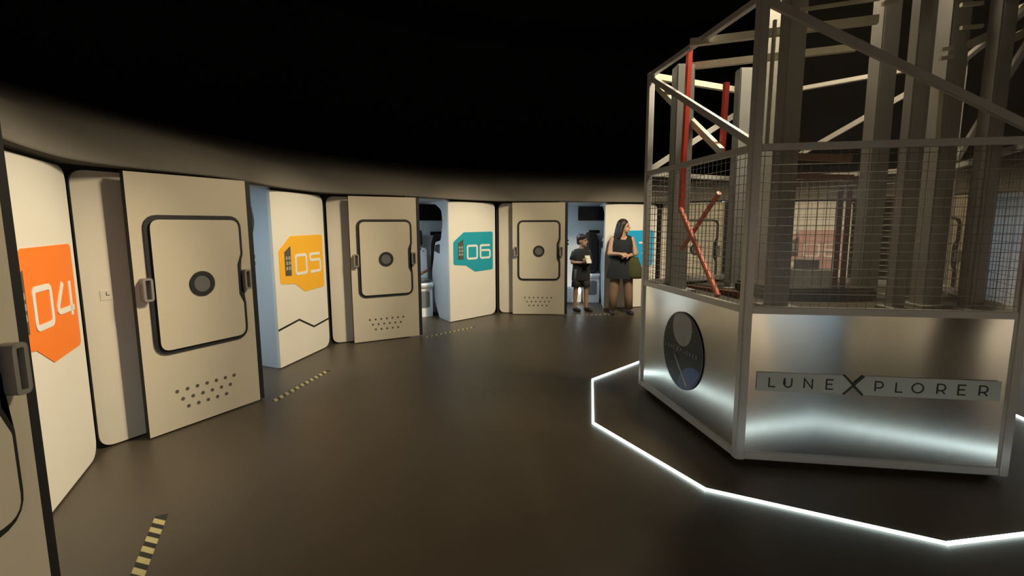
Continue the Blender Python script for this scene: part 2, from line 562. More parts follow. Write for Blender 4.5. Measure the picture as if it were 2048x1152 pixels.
plate_pts = rounded([(0.085, 0.938), (0.355, 0.912), (0.56, 0.795), (0.985, 0.81), (0.99, 1.468), (0.315, 1.462), (0.088, 1.305)],
                    [0.04, 0.03, 0.03, 0.04, 0.04, 0.05, 0.05], 5)

POD_LABEL = {
    '01': 'white capsule with a violet number plate, opposite the lettered side of the plinth',
    '02': 'white capsule with a crimson number plate, next to the red-orange plated one',
    '03': 'white capsule with a red-orange plate, standing next to the vivid orange plated one',
    '04': 'white capsule with a vivid orange plate numbered 04 on its panel',
    '05': 'white capsule with a yellow plate numbered 05 and a zigzag seam below it',
    '06': 'white capsule with a teal plate numbered 06, white seats showing in its doorway',
    '07': 'white capsule with a bright blue plate numbered 07, behind the two people',
    '08': 'white capsule with a salmon pink plate seen through the wire mesh cage',
    '09': 'white capsule with a dusty rose plate, seen through the mast columns',
    '10': 'white capsule with a dark green number plate, far round the ring behind the mast'}

POD = {}
for n_, th in POD_ANGLE.items():
    a = R(th)
    wx = CX + OFF.x * math.cos(a) - OFF.y * math.sin(a)
    wy = CY + OFF.x * math.sin(a) + OFF.y * math.cos(a)
    e = empty('simulator_capsule', (wx, wy, 0), a)
    tag(e, POD_LABEL[n_], 'capsule', 'ring of numbered capsules')
    POD[n_] = e
    link('backing_panel', me_back, e); link('backing_panel', me_back2, e)
    p = link('number_panel', me_panel, e)
    pl = MB().prism(plate_pts, 0.0, 0.004, FN).build('number_plate', plate_mat(n_), p)
    pl['label'] = {'04': 'orange number plate', '05': 'yellow number plate', '06': 'teal number plate', '07': 'bright blue number plate'}.get(n_, 'coloured number plate')
    digit_obj(n_[0], 0.375, 0.625, p)
    digit_obj(n_[1], 0.672, 0.93, p)
    # small photo strip to the left of the digits
    ph = MB().prism([(0.185, 1.02), (0.298, 1.012), (0.302, 1.35), (0.185, 1.285)], 0.004, 0.007, FN).build('photo_strip', mat('photo_strip_dark', (0.10, 0.085, 0.06), 0.4, noise=0.5, nscale=30), p)
    for r_ in range(3):
        for c_ in range(2):
            u_ = 0.198 + c_ * 0.052 + 0.004 * (r_ % 2); z_ = 1.08 + r_ * 0.058
            MB().prism([(u_, z_), (u_ + 0.038, z_ + 0.004), (u_ + 0.036, z_ + 0.038), (u_ + 0.004, z_ + 0.042)], 0.007, 0.009, FN).build('photo_detail', mat('photo_detail_pale', (0.34, 0.35, 0.31), 0.4, noise=0.3, nscale=50), p)
    if n_ == '05':
        mbz = MB()
        stroke(mbz, [(0.0, 0.435), (0.40, 0.482), (0.70, 0.338), (W_N, 0.372)], 0.022, 0.0, 0.002, FN)
        mbz.build('zigzag_seam', M_BLACK, p)
    s_ = link('side_panel', me_side, e)
    if n_ == '05':
        MB().prism([(0.10, 1.06), (0.17, 1.06), (0.17, 1.13), (0.10, 1.13)], 0.0, 0.003, FS).build('label_plate', mat('faint_label', (0.62, 0.575, 0.47), 0.5, noise=0.05), s_)
        mbl = MB()
        stroke(mbl, [(0.137, 1.118), (0.137, 1.094), (0.155, 1.094)], 0.005, 0.003, 0.004, FS)
        mbl.build('letter', M_INK, s_)
    d = link('sliding_door', me_door, e)
    link('hatch_seal', me_seal, d); link('hatch_plate', me_hatch, d)
    link('porthole_ring', me_pring, d); link('porthole_glass', me_pglass, d)
    link('handle', me_hl, d); link('handle', me_hr, d); link('latch', me_latch, d); link('edge_trim', me_trim, d)
    for u, z in HOLES:
        h = link('vent_hole', me_hole, d)
        h.location = FD(u, 0.0, z)
    link('rear_wall', me_bw, e); link('inner_wall', me_lw, e); link('inner_wall', me_rw, e)
    link('inner_ceiling', me_ceil, e); link('ceiling_light', me_inled, e)
    if n_ in ('05', '06', '07', '08'):
        link('screen', me_screen, e)
    if n_ != '03':
        pt = link('partition', me_part, e)
        link('hand_hole', me_hh, pt)
    if n_ in ('06', '07'):
        link('bench_ledge', me_bench, e)
        yy = 1.05 if n_ == '07' else 0.72
        MB().box(loc3(6.19, yy, 1.40), loc3(6.2, yy + 0.22, 1.465)).build('wall_slot', M_SCREEN, e)
    if n_ == '07':
        MB().prism(disc_pts(1.50, 0.275, 0.04, 16), 5.6, 5.62, lambda u, dd, z: loc3(dd, u, z)).build('step_light', M_STEPLED, e)

def pod_pt(n_, x, y, z=0.0):
    a = R(POD_ANGLE[n_])
    return Vector((CX + x * math.cos(a) - y * math.sin(a), CY + x * math.sin(a) + y * math.cos(a), z))

# seats inside the capsules (built facing -x in their own frame)
def seat(n_, y, x, label, white_back=False):
    e = empty('capsule_seat', pod_pt(n_, x, y), R(POD_ANGLE[n_]))
    tag(e, label, 'seat', 'seats inside the capsules')
    hw = 0.165
    # pedestal: white moulded front with a grey inset
    prof = rounded([(-hw, 0.0), (hw, 0.0), (hw, 0.52), (-hw, 0.52)], [0.02, 0.02, 0.06, 0.06], 4)
    MB().prism(prof, 0.30, -0.02, lambda u, d, z: (d, u, z)).build('pedestal', M_SHELL, e)
    ins = rounded([(-hw * 0.68, 0.16), (hw * 0.68, 0.16), (hw * 0.68, 0.45), (-hw * 0.68, 0.45)], 0.04, 4)
    MB().prism(ins, -0.02, -0.026, lambda u, d, z: (d, u, z)).build('inset_panel', M_GREY, e)
    # pan with rolled front edge
    rings = []
    for t in range(9):
        yy = -hw + 2 * hw * t / 8
        dip = 0.02 * (1 - (yy / hw) ** 2)
        rings.append([(-0.06, yy, 0.52), (-0.08, yy, 0.56), (-0.05, yy, 0.60 - dip * .4), (0.10, yy, 0.575 - dip), (0.28, yy, 0.585 - dip), (0.30, yy, 0.52)])
    MB().loft(rings).build('seat_pan', M_SHELL, e)
    bprof = rounded([(-hw, 0.62), (hw, 0.62), (hw * 0.92, 1.24), (hw * 0.6, 1.43), (-hw * 0.6, 1.43), (-hw * 0.92, 1.24)], [0.06, 0.06, 0.1, 0.09, 0.09, 0.1], 4)
    if white_back:
        wp = rounded([(-hw, 0.62), (hw, 0.62), (hw, 1.19), (-hw, 1.19)], 0.05, 4)
        MB().prism(wp, 0.26, 0.18, lambda u, d, z: (d, u, z)).build('backrest', M_SHELL, e, bevel=0.015)
        hp = rounded([(-hw * .55, 1.23), (hw * .55, 1.23), (hw * .5, 1.50), (-hw * .5, 1.50)], 0.05, 4)
        MB().prism(hp, 0.26, 0.19, lambda u, d, z: (d, u, z)).build('headrest', M_CUSH, e, bevel=0.015)
        for s in (-0.09, 0.05):
            MB().prism(disc_pts(s, 1.13, 0.014, 10), 0.18, 0.17, lambda u, d, z: (d, u, z)).build('stud', M_HANDLE, e)
        mb = MB()
        pts = [(-0.02, hw, 0.70), (0.05, 0.06, 0.72), (0.02, -0.02, 0.77), (0.06, -0.12, 0.80), (0.12, -hw, 0.83)]
        for p, q in zip(pts, pts[1:]):
            mb.tube(p, q, 0.022, 0.024, 8)
        mb.build('harness_strap', M_RUST, e)
        MB().box((-0.02, -hw * .8, 0.62), (0.2, hw * .8, 0.66)).build('cushion', M_GREY, e, bevel=0.015)
    else:
        MB().prism(bprof, 0.27, 0.15, lambda u, d, z: (d, u, z)).build('backrest', M_CUSH, e, bevel=0.02)
        MB().box((0.0, -hw * .6, 0.60), (0.15, hw * .6, 0.66)).build('cushion', M_CUSH, e, bevel=0.015)
    return e
seat('06', 0.80, 5.90, 'black padded seat half behind the white partition of capsule 06')
seat('06', 1.27, 5.75, 'white backed seat with brown strap in the doorway of capsule 06', True)
seat('07', 1.24, 5.80, 'tall black padded seat on a white pedestal inside capsule 07')

# hazard tape across each doorway
for n_ in ('04', '05', '06', '07'):
    P0 = pod_pt(n_, 4.515, 0.88); P1 = pod_pt(n_, 4.23, 1.78)
    d = (P1 - P0); L = d.length; d.normalize(); nn = Vector((-d.y, d.x, 0))
    e = empty('hazard_tape', (P0 + P1) / 2)
    base = (P0 + P1) / 2
    tag(e, {'04': 'yellow and black striped tape on the floor before the orange 04 panel',
            '05': 'worn striped tape on the floor beside the yellow plated panel with zigzag seam',
            '06': 'faint striped tape on the floor beside the teal plated panel',
            '07': 'striped tape on the floor at the feet of the two people'}[n_], 'tape', 'floor tapes at the doorways')
    def tf(u, dd, v):
        q = P0 + d * u + nn * v - base
        return (q.x, q.y, dd)
    MB().prism([(0, -0.03), (L, -0.03), (L, 0.03), (0, 0.03)], 0.0005, 0.0012, tf).build('tape_strip', M_TAPE, e)
    k = int(L / 0.085)
    for i in range(k):
        u = 0.02 + i * 0.085
        MB().prism([(u, -0.03), (u + 0.045, -0.03), (u + 0.10, 0.03), (u + 0.055, 0.03)], 0.0012, 0.0016, tf).build('stripe', M_YEL, e)

# ------------------------------------------------------------------ steel and mesh enclosure in the middle
V5 = [pol(1.338, 152.93 + 72 * i) for i in range(5)]
enc = empty('machine_enclosure', (CX, CY, 0))
tag(enc, 'five sided brushed aluminium plinth carrying a tall wire mesh cage', 'enclosure')
W_F = (V5[1] - V5[0]).length
ZB, ZM, ZT = 1.052, 2.034, 2.90
def face_frame(i):
    p, q = V5[i] - Vector((CX, CY, 0)), V5[(i + 1) % 5] - Vector((CX, CY, 0))
    e_ = (q - p).normalized()
    nr = Vector((e_.y, -e_.x, 0))
    if nr.dot((p + q) / 2) < 0: nr = -nr
    return frame(p, e_, nr)
PW = 0.050
for i in range(5):
    f = face_frame(i)
    for u0 in (0.003, W_F - PW - 0.003):
        mb = MB().box((u0, -PW, 0.03), (u0 + PW, 0.0, ZT + 0.02), f)
        mb.build('post', M_PROF, enc, bevel=0.004)
    for z0, z1 in ((0.035, 0.085), (ZB - 0.045, ZB), (ZM - 0.02, ZM + 0.022), (ZT - 0.02, ZT + 0.02)):
        MB().box((PW + 0.003, -0.042, z0), (W_F - PW - 0.003, -0.002, z1), f).build('rail', M_PROF, enc, bevel=0.003)
    # plinth sheet, very slightly bulged and buckled
    mb = MB(); nu, nz = 26, 18
    u0, u1, z0, z1 = PW + 0.003, W_F - PW - 0.003, 0.085, ZB - 0.045
    for b_ in range(nz + 1):
        for a_ in range(nu + 1):
            s, t = a_ / nu, b_ / nz
            bulge = 0.010 * (4 * s * (1 - s)) ** 0.8 * (4 * t * (1 - t)) ** 0.7 + 0.0025 * math.sin(s * 5 + i) * math.sin(t * PI)
            mb.v.append(f(u0 + (u1 - u0) * s, -0.016 + bulge, z0 + (z1 - z0) * t))
    for b_ in range(nz):
        for a_ in range(nu):
            k = b_ * (nu + 1) + a_
            mb.f.append((k, k + 1, k + nu + 2, k + nu + 1)); mb.mi.append(0)
    mb.build('plinth_sheet', M_STEEL, enc, smooth=True)
    # diagonal brace of the upper bay
    a_ = Vector(f(PW, -0.02, ZT - 0.03)); b_ = Vector(f(W_F - PW, -0.02, ZM + 0.04))
    MB().bar(a_, b_, 0.032, 0.045).build('brace', M_PROF, enc)
    # wire mesh of the lower bay
    mb = MB(); wr = 0.0021
    u = PW + 0.03
    while u < W_F - PW:
        mb.tube(f(u, -0.03, ZB), f(u, -0.03, ZM - 0.02), wr, n=4); u += 0.053
    z = ZB + 0.03
    while z < ZM - 0.03:
        mb.tube(f(PW, -0.026, z), f(W_F - PW, -0.026, z), wr, n=4); z += 0.053
    tag(mb.build('wire_mesh', M_WIRE, enc), kind='stuff')
# dark recessed base and deck
pent = lambda r: [(r * math.cos(R(152.93 + 72 * k)), r * math.sin(R(152.93 + 72 * k))) for k in range(5)]
MB().prism(pent(1.25), 0.0, 0.045, lambda u, d, z: (u, z, d)).build('base_skirt', M_BLACK, enc)
MB().prism(pent(1.262), 0.90, 0.985, lambda u, d, z: (u, z, d)).build('deck', M_DECK, enc)
# acrylic sheet on the face that carries the name sign
f1 = face_frame(1)
MB().box((PW + 0.003, -0.012, ZB), (W_F - PW - 0.003, -0.006, ZM - 0.02), f1).build('acrylic_sheet', M_ACRYLIC, enc)
MB().box((PW + 0.003, -0.012, ZM + 0.022), (W_F - PW - 0.003, -0.006, ZT - 0.02), f1).build('acrylic_sheet', M_ACRYLIC, enc)

# stroke letters (unit height, width)
def arc(cx, cy, r, a0, a1, n=8, ry=None):
    ry = ry or r
    return [(cx + r * math.cos(R(a0 + (a1 - a0) * i / n)), cy + ry * math.sin(R(a0 + (a1 - a0) * i / n))) for i in range(n + 1)]
GL = {'L': [[(0.08, 1), (0.08, 0), (0.70, 0)]],
      'U': [[(0.08, 1), (0.08, 0.36)] + arc(0.44, 0.36, 0.36, 180, 360, 8) + [(0.80, 1)]],
      'N': [[(0.08, 0), (0.08, 1), (0.86, 0), (0.86, 1)]],
      'E': [[(0.74, 1), (0.08, 1), (0.08, 0), (0.76, 0)], [(0.08, 0.52), (0.66, 0.52)]],
      'P': [[(0.08, 0), (0.08, 1), (0.45, 1)] + arc(0.47, 0.67, 0.33, 85, -85, 7) + [(0.45, 0.34), (0.08, 0.34)]],
      'R': [[(0.08, 0), (0.08, 1), (0.45, 1)] + arc(0.47, 0.67, 0.33, 85, -85, 7) + [(0.45, 0.34), (0.08, 0.34)], [(0.46, 0.34), (0.80, 0)]],
      'O': [arc(0.5, 0.5, 0.52, 0, 330, 11, 0.5)],
      'X': [[(0.0, 1), (0.92, 0)], [(0.92, 1), (0.0, 0)]]}
def letter(ch, u, z, h, w, thick, d0, f, parent, mt, ws=1.0):
    mb = MB()
    for pl_ in GL[ch]:
        stroke(mb, [(u + x * h * ws, z + y * h) for x, y in pl_], thick, d0, d0 + 0.002, f, closed=(ch == 'O'))
    return mb.build('letter', mt, parent)

# name sign
sgn = empty('name_sign', Vector((CX, CY, 0)) + Vector(f1(0.789, 0.0, 0.565)))
tag(sgn, 'long pale plate lettered LUNEXPLORER on the aluminium plinth', 'sign')
so = Vector(f1(0.789, 0.0, 0.565))
def fs1(u, d, z):
    q = Vector(f1(u, d, z)) - so
    return (q.x, q.y, q.z)
S0, S1, SB, ST = 0.103, 1.474, 0.507, 0.630
MB().prism([(S0, SB), (0.610, SB), (0.668, (SB + ST) / 2), (0.606, ST), (S0, ST)], -0.004, 0.002, fs1).build('sign_plate', M_SIGN, sgn)
MB().prism([(0.724, SB), (S1, SB), (S1, ST), (0.728, ST), (0.668, (SB + ST) / 2)], -0.004, 0.002, fs1).build('sign_plate', M_SIGN, sgn)
for ch, u in zip('LUNEPLORER', (0.171, 0.262, 0.379, 0.508, 0.787, 0.903, 0.998, 1.130, 1.243, 1.356)):
    letter(ch, u, 0.538, 0.060, 0, 0.0085, 0.002, fs1, sgn, M_INK)
letter('X', 0.612, SB, ST - SB, 0, 0.013, 0.002, fs1, sgn, mat('sign_x_green', (0.025, 0.04, 0.03), 0.45, noise=0.1))

# round emblem on the neighbouring face
f0 = face_frame(0)
eo = Vector(f0(0.815, 0.0, 0.572))
emb = empty('round_emblem', Vector((CX, CY, 0)) + eo)
tag(emb, 'round dark emblem with moon, rocket trail and blue earth on the plinth', 'emblem')
def fe(u, d, z):
    q = Vector(f0(u, d, z)) - eo
    return (q.x, q.y, q.z)
EC, ER = (0.815, 0.572), 0.312
MB().prism(disc_pts(*EC, ER, 56), -0.002, 0.002, fe).build('rim', mat('emblem_rim', (0.10, 0.12, 0.18), 0.4, noise=0.1), emb)
MB().prism(disc_pts(*EC, ER - 0.010, 56), 0.002, 0.0035, fe).build('disc', mat('emblem_night', (0.022, 0.026, 0.032), 0.4, noise=0.5, nscale=9), emb)
def clip(pts, r):
    out = []
    for u, z in pts:
        v = Vector((u - EC[0], z - EC[1]))
        if v.length > r: v = v * (r / v.length)
        out.append((EC[0] + v.x, EC[1] + v.y))
    return out
MB().prism(clip(disc_pts(0.815, 0.760, 0.150, 40), ER - 0.012), 0.0035, 0.0045, fe).build('moon', mat('emblem_moon', (0.33, 0.34, 0.34), 0.5, noise=0.25, nscale=14), emb)
MB().prism(clip([(1.02 + 0.24 * math.cos(t * 2 * PI / 60), 0.28 + 0.20 * math.sin(t * 2 * PI / 60)) for t in range(60)], ER - 0.012), 0.0035, 0.0045, fe).build('earth', mat('emblem_earth', (0.08, 0.14, 0.30), 0.45, noise=0.35, nscale=10), emb)
mb = MB()
mb.prism([(0.700, 0.515), (0.712, 0.517), (0.925, 0.315), (0.905, 0.300)], 0.0045, 0.0055, fe)
mb.build('rocket_trail', mat('emblem_trail', (0.42, 0.42, 0.38), 0.5, noise=0.1), emb)
mb = MB(); stroke(mb, [(0.703, 0.515), (0.690, 0.600), (0.712, 0.655)], 0.008, 0.0045, 0.0052, fe)
mb.build('rocket_trail', mat('emblem_trail2', (0.16, 0.16, 0.15), 0.5, noise=0.1), emb)
us = [0.555, 0.600, 0.645, 0.690]
for ch, u in zip('LUNE', us):
    letter(ch, u, 0.562, 0.026, 0, 0.005, 0.0055, fe, emb, mat('emblem_text', (0.30, 0.31, 0.30), 0.5, noise=0.05))
letter('X', 0.730, 0.545, 0.060, 0, 0.008, 0.0055, fe, emb, MATS['emblem_text'])
for ch, u in zip('PLORER', [0.800, 0.848, 0.893, 0.943, 0.990, 1.035]):
    letter(ch, u, 0.562, 0.026, 0, 0.005, 0.0055, fe, emb, MATS['emblem_text'])
for u, z in ((0.60, 0.72), (0.575, 0.66), (0.66, 0.44), (1.02, 0.70), (1.00, 0.47), (0.58, 0.48), (0.98, 0.76)):
    MB().prism(disc_pts(u, z, 0.006, 8), 0.0035, 0.0045, fe).build('star', MATS['emblem_text'], emb)

# ------------------------------------------------------------------ the machine inside the cage
mc = empty('centrifuge_mast', (CX, CY, 0.985))
tag(mc, 'grey steel mast columns with pale beams and red struts inside the mesh cage', 'machine')
base = Vector((CX, CY, 0.985))
def W(x, y, z):
    return Vector((x, y, z)) - base
def ray(px, py):
    return fwd * F_PX + rt * (px - 1024) - up * (py - 576)
def on_z(px, py, z):
    d = ray(px, py); t = (z - CAM_H) / d.z
    q = d * t
    return Vector((q.x, q.y, z)) - base
def on_face0(px, py, inset):
    """point on a vertical plane parallel to the emblem face, set inward"""
    o_ = Vector((CX, CY, 0)) + Vector(f0(0, -inset, 0)); e_ = (V5[1] - V5[0]).normalized(); nr = Vector((e_.y, -e_.x, 0))
    d = ray(px, py); t = (o_.dot(nr)) / d.dot(nr)
    return d * t + Vector((0, 0, CAM_H)) - base
def on_depth(px, py, y):
    d = ray(px, py); t = y / d.y
    return d * t + Vector((0, 0, CAM_H)) - base
# columns: x, y, width, bottom, top, material
for x, y, w, z0, z1, mt in ((1.462, 4.33, 0.15, 0, 1.915, M_COL), (2.02, 4.42, 0.115, 0, 1.915, M_COL), (1.86, 3.40, 0.12, 0, 2.9, M_COL),
                            (2.76, 3.80, 0.13, 0, 2.9, M_COLB), (2.62, 3.30, 0.085, 0, 2.9, M_COLB), (2.93, 3.42, 0.13, 0, 3.0, M_COLB),
                            (3.08, 3.24, 0.10, 0, 3.0, M_COLB), (3.10, 3.85, 0.12, 0, 2.9, M_COL), (2.33, 4.62, 0.14, 0, 2.9, M_COL)):
    c0 = W(x, y, 0.985)
    mb = MB().box((c0.x - w / 2, c0.y - w / 2, 0.0), (c0.x + w / 2, c0.y + w / 2, z1))
    mb.build('column', mt, mc, bevel=0.008)
    MB().box((c0.x - w * .9, c0.y - w * .9, 0.0), (c0.x + w * .9, c0.y + w * .9, 0.022)).build('foot_plate', M_COL, mc)
# beams at the top
for a_, b_ in (((1380, 86), (1756, 39)), ((1372, 134), (1712, 95)), ((1300, 152), (1472, 180))):
    MB().bar(on_z(*a_, 2.885), on_z(*b_, 2.885), 0.045, 0.05).build('beam', M_PALE, mc)
MB().bar(on_z(1600, 20, 2.93), on_z(1760, -3, 2.93), 0.02).build('beam', M_PALE, mc)
MB().bar(on_face0(1306, 165, 0.25), on_face0(1442, 302, 0.25), 0.04, 0.05).build('strut', M_PALE, mc)
# red struts
MB().bar(on_face0(1380, 92, 0.12), on_face0(1362, 420, 0.12), 0.036, 0.036, upv=(1, 0.2, 0)).build('strut', M_RED, mc)
MB().bar(on_face0(1453, 165, 0.30), on_face0(1444, 303, 0.30), 0.035, 0.035, upv=(1, 0.2, 0)).build('strut', M_RED, mc)
MB().tube(on_face0(1361, 418, 0.10), on_face0(1436, 592, 0.10), 0.021, n=12).build('cross_tube', M_COPPER, mc, smooth=False)
MB().tube(on_face0(1438, 386, 0.17), on_face0(1364, 498, 0.17), 0.018, n=12).build('cross_tube', M_COPPER, mc)
for px0, px1 in ((1683, 1668), (1700, 1684)):
    MB().bar(on_depth(px0, 375, 3.7), on_depth(px1, 580, 3.7), 0.026, 0.026, upv=(1, 0, 0)).build('strut', M_RUST, mc)
MB().bar(on_depth(1570, 312, 3.9), on_depth(1700, 318, 3.9), 0.05, 0.05).build('cross_beam', M_RUST, mc)
MB().bar(on_depth(1575, 352, 3.9), on_depth(1705, 355, 3.9), 0.04, 0.04).build('cross_beam', M_RUST, mc)
MB().bar(on_depth(1880, 166, 3.1), on_depth(1871, 282, 3.1), 0.03, 0.03, upv=(1, 0, 0)).build('pale_strip', M_PALE, mc)
for a_, b_ in (((1936, 90), (1985, 68)), ((2008, 55), (2048, 14)), ((2024, 78), (2060, 60))):
    MB().bar(on_depth(*a_, 3.35), on_depth(*b_, 3.35), 0.035, 0.05).build('strut', M_PALE, mc)
for a_, b_ in (((1922, 10), (1965, 6)), ((1922, 56), (1965, 52)), ((1765, 8), (1800, 4)), ((1882, 100), (1905, 96)), ((1880, 118), (1905, 113))):
    MB().bar(on_depth(*a_, 3.32), on_depth(*b_, 3.32), 0.022, 0.022).build('rung', M_PALE, mc)
MB().bar(on_depth(1550, 40, 3.22), on_depth(1533, 296, 3.22), 0.018, 0.018, upv=(1, 0, 0)).build('conduit', M_PALE, mc)
# gearbox and hub on the deck
mb = MB()
mb.box((-0.45, -0.35, 0.0), (0.35, 0.30, 0.10))
mb.build('machine_base', M_DECK, mc, bevel=0.02)
MB().tube((0, 0, 0.10), (0, 0, 0.30), 0.09, n=24).build('central_shaft', M_COL, mc)
MB().tube((0, 0, 0.10), (0, 0, 0.22), 0.22, 0.18, n=28).build('hub', M_COL, mc)
for z in (0.06, 0.13):
    MB().bar(on_face0(1372, 575, 0.45) * 1.0, on_face0(1480, 590, 0.45), 0.05, 0.05).build('deck_rail', M_RUST, mc) if z < 0.1 else None

# ------------------------------------------------------------------ light line on the floor
led = empty('floor_light_line', (CX, CY, 0))
tag(led, 'thin glowing white light line in a ten sided loop on the floor', 'light strip')
for i in range(10):
    p, q = pol(1.80, 152.93 + 36 * i) - Vector((CX, CY, 0)), pol(1.80, 152.93 + 36 * (i + 1)) - Vector((CX, CY, 0))
    MB().bar(p + Vector((0, 0, 0.007)), q + Vector((0, 0, 0.007)), 0.017, 0.012).build('light_segment', M_LED, led)

# ------------------------------------------------------------------ people
def capsule(mb, a, ra, b, rb, n=14, m_=5):
    a, b = Vector(a), Vector(b)
    d = b - a
    if d.length < 1e-5: d = Vector((0, 0, 1e-4))
    d.normalize()
    u = Vector((0, 0, 1)) if abs(d.z) < 0.9 else Vector((1, 0, 0))
    x = d.cross(u).normalized(); y = x.cross(d).normalized()
    rings = []
    for k in range(m_ + 1):
        t = -PI / 2 + (PI / 2) * k / m_
        if k == 0: t += 0.05
        rings.append((a + d * (ra * math.sin(t)), ra * math.cos(t)))
    for k in range(m_ + 1):
        t = (PI / 2) * k / m_
        if k == m_: t -= 0.05
        rings.append((b + d * (rb * math.sin(t)), rb * math.cos(t)))
    mb.loft([[c_ + x * (r_ * math.cos(2 * PI * i / n)) + y * (r_ * math.sin(2 * PI * i / n)) for i in range(n)] for c_, r_ in rings])

def ellipsoid(mb, c_, r_, rot=0.0, n=20, m_=12):
    c_ = Vector(c_); Rz = Matrix.Rotation(rot, 3, 'Z')
    rings = []
    for k in range(m_ + 1):
        t = -PI / 2 + PI * k / m_
        t = max(-PI / 2 + 0.06, min(PI / 2 - 0.06, t))
        rings.append([c_ + Rz @ Vector((r_[0] * math.cos(t) * math.cos(2 * PI * i / n), r_[1] * math.cos(t) * math.sin(2 * PI * i / n), r_[2] * math.sin(t))) for i in range(n)])
    mb.loft(rings)

def fuse(mb, name, mats, voxel, parent=None, smooth_it=4, paint=None):
    """union of all closed pieces into one continuous skin"""
    me = mb.mesh(name + '_raw', mats)
    o = bpy.data.objects.new(name + '_raw', me)
    coll.objects.link(o)
    md = o.modifiers.new('r', 'REMESH'); md.mode = 'VOXEL'; md.voxel_size = voxel
    sm = o.modifiers.new('s', 'SMOOTH'); sm.iterations = smooth_it; sm.factor = 0.5
    dg = bpy.context.evaluated_depsgraph_get()
    res = bpy.data.meshes.new_from_object(o.evaluated_get(dg))
    bpy.data.objects.remove(o)
    res.materials.clear()
    for mt in (mats if isinstance(mats, (list, tuple)) else [mats]):
        res.materials.append(mt)
    for p in res.polygons:
        p.use_smooth = True
        p.material_index = paint(p.center) if paint else 0
    res.name = name
    return link(name, res, parent)

def hand(mb, wrist, d, palm_n, side, r=0.0085):
    """palm, four fingers of unequal length and a thumb, slightly curled"""
    wrist = Vector(wrist); d = Vector(d).normalized(); pn = Vector(palm_n).normalized()
    s = d.cross(pn).normalized() * side
    pc = wrist + d * 0.045
    for t in (-0.025, -0.008, 0.010, 0.026):
        capsule(mb, wrist + d * 0.012 + s * t * 0.7, 0.014, wrist + d * 0.082 + s * t, 0.012, 8, 3)
    for t, l in ((-0.028, 0.058), (-0.009, 0.070), (0.010, 0.074), (0.028, 0.066)):
        k0 = wrist + d * 0.088 + s * t
        k1 = k0 + (d * 0.85 + pn * 0.5) * (l * 0.5)
        k2 = k1 + (d * 0.45 + pn * 0.85) * (l * 0.5)
        capsule(mb, k0, r, k1, r * .95, 8, 3); capsule(mb, k1, r * .95, k2, r * .8, 8, 3)
    t0 = wrist + d * 0.03 + s * 0.028
    t1 = t0 + (d * 0.6 + s * 0.7 + pn * 0.2) * 0.04
    t2 = t1 + (d * 0.85 + s * 0.1 + pn * 0.4) * 0.032
    capsule(mb, t0, r * 1.3, t1, r * 1.1, 8, 3); capsule(mb, t1, r * 1.1, t2, r * .9, 8, 3)

def head(mb, c_, yaw, s=1.0):
    """skull, jaw, nose, ears, lips; yaw turns the face (0 = towards -y)"""
    Rz = Matrix.Rotation(yaw, 3, 'Z'); c_ = Vector(c_)
    g = lambda x, y, z: c_ + Rz @ (Vector((x, y, z)) * s)
    ellipsoid(mb, g(0, 0.012, 0.022), (0.074 * s, 0.092 * s, 0.092 * s), yaw)
    ellipsoid(mb, g(0, -0.022, -0.045), (0.055 * s, 0.062 * s, 0.068 * s), yaw)
    capsule(mb, g(0, -0.088, 0.012), 0.008 * s, g(0, -0.106, -0.024), 0.013 * s, 8, 3)
    capsule(mb, g(-0.03, -0.072, 0.026), 0.012 * s, g(0.03, -0.072, 0.026), 0.012 * s, 8, 3)
    capsule(mb, g(-0.018, -0.080, -0.060), 0.009 * s, g(0.018, -0.080, -0.060), 0.009 * s, 8, 3)
    capsule(mb, g(0, -0.068, -0.095), 0.016 * s, g(0, -0.066, -0.092), 0.016 * s, 8, 3)
    for sx in (-1, 1):
        capsule(mb, g(sx * 0.076, 0.012, -0.028), 0.011 * s, g(sx * 0.079, 0.016, 0.014), 0.014 * s, 8, 3)
    eyes = [g(sx * 0.030, -0.077, 0.006) for sx in (-1, 1)]
    brows = [g(sx * 0.031, -0.083, 0.030) for sx in (-1, 1)]
    mouth = g(0, -0.088, -0.060)
    return eyes, brows, mouth

def ring_e(cx, cy, z, rx, ry, n=28, rot=0.0, wob=0.0, ph=0.0):
    return [(cx + rx * (1 + wob * math.sin(6 * t + ph)) * math.cos(t + rot), cy + ry * (1 + wob * math.sin(6 * t + ph)) * math.sin(t + rot), z)
            for t in (2 * PI * i / n for i in range(n))]

SKIN = mat('skin_warm', (0.44, 0.27, 0.18), 0.55, noise=0.06, nscale=12)
SKIN2 = mat('skin_tan', (0.34, 0.21, 0.145), 0.55, noise=0.06, nscale=12)
M_EYE = mat('eye_dark', (0.02, 0.015, 0.012), 0.3, noise=0.1)
M_LIP = mat('lip', (0.36, 0.13, 0.11), 0.5, noise=0.05)
def face_paint(eyes, brows, mouth):
    def fn(c_):
        for e_ in eyes:
            if (c_ - e_).length < 0.013: return 1
        for b_ in brows:
            v = c_ - b_
            if abs(v.z) < 0.006 and v.length < 0.020: return 1
        v = c_ - mouth
        if abs(v.z) < 0.009 and v.length < 0.024: return 2
        return 0
    return fn

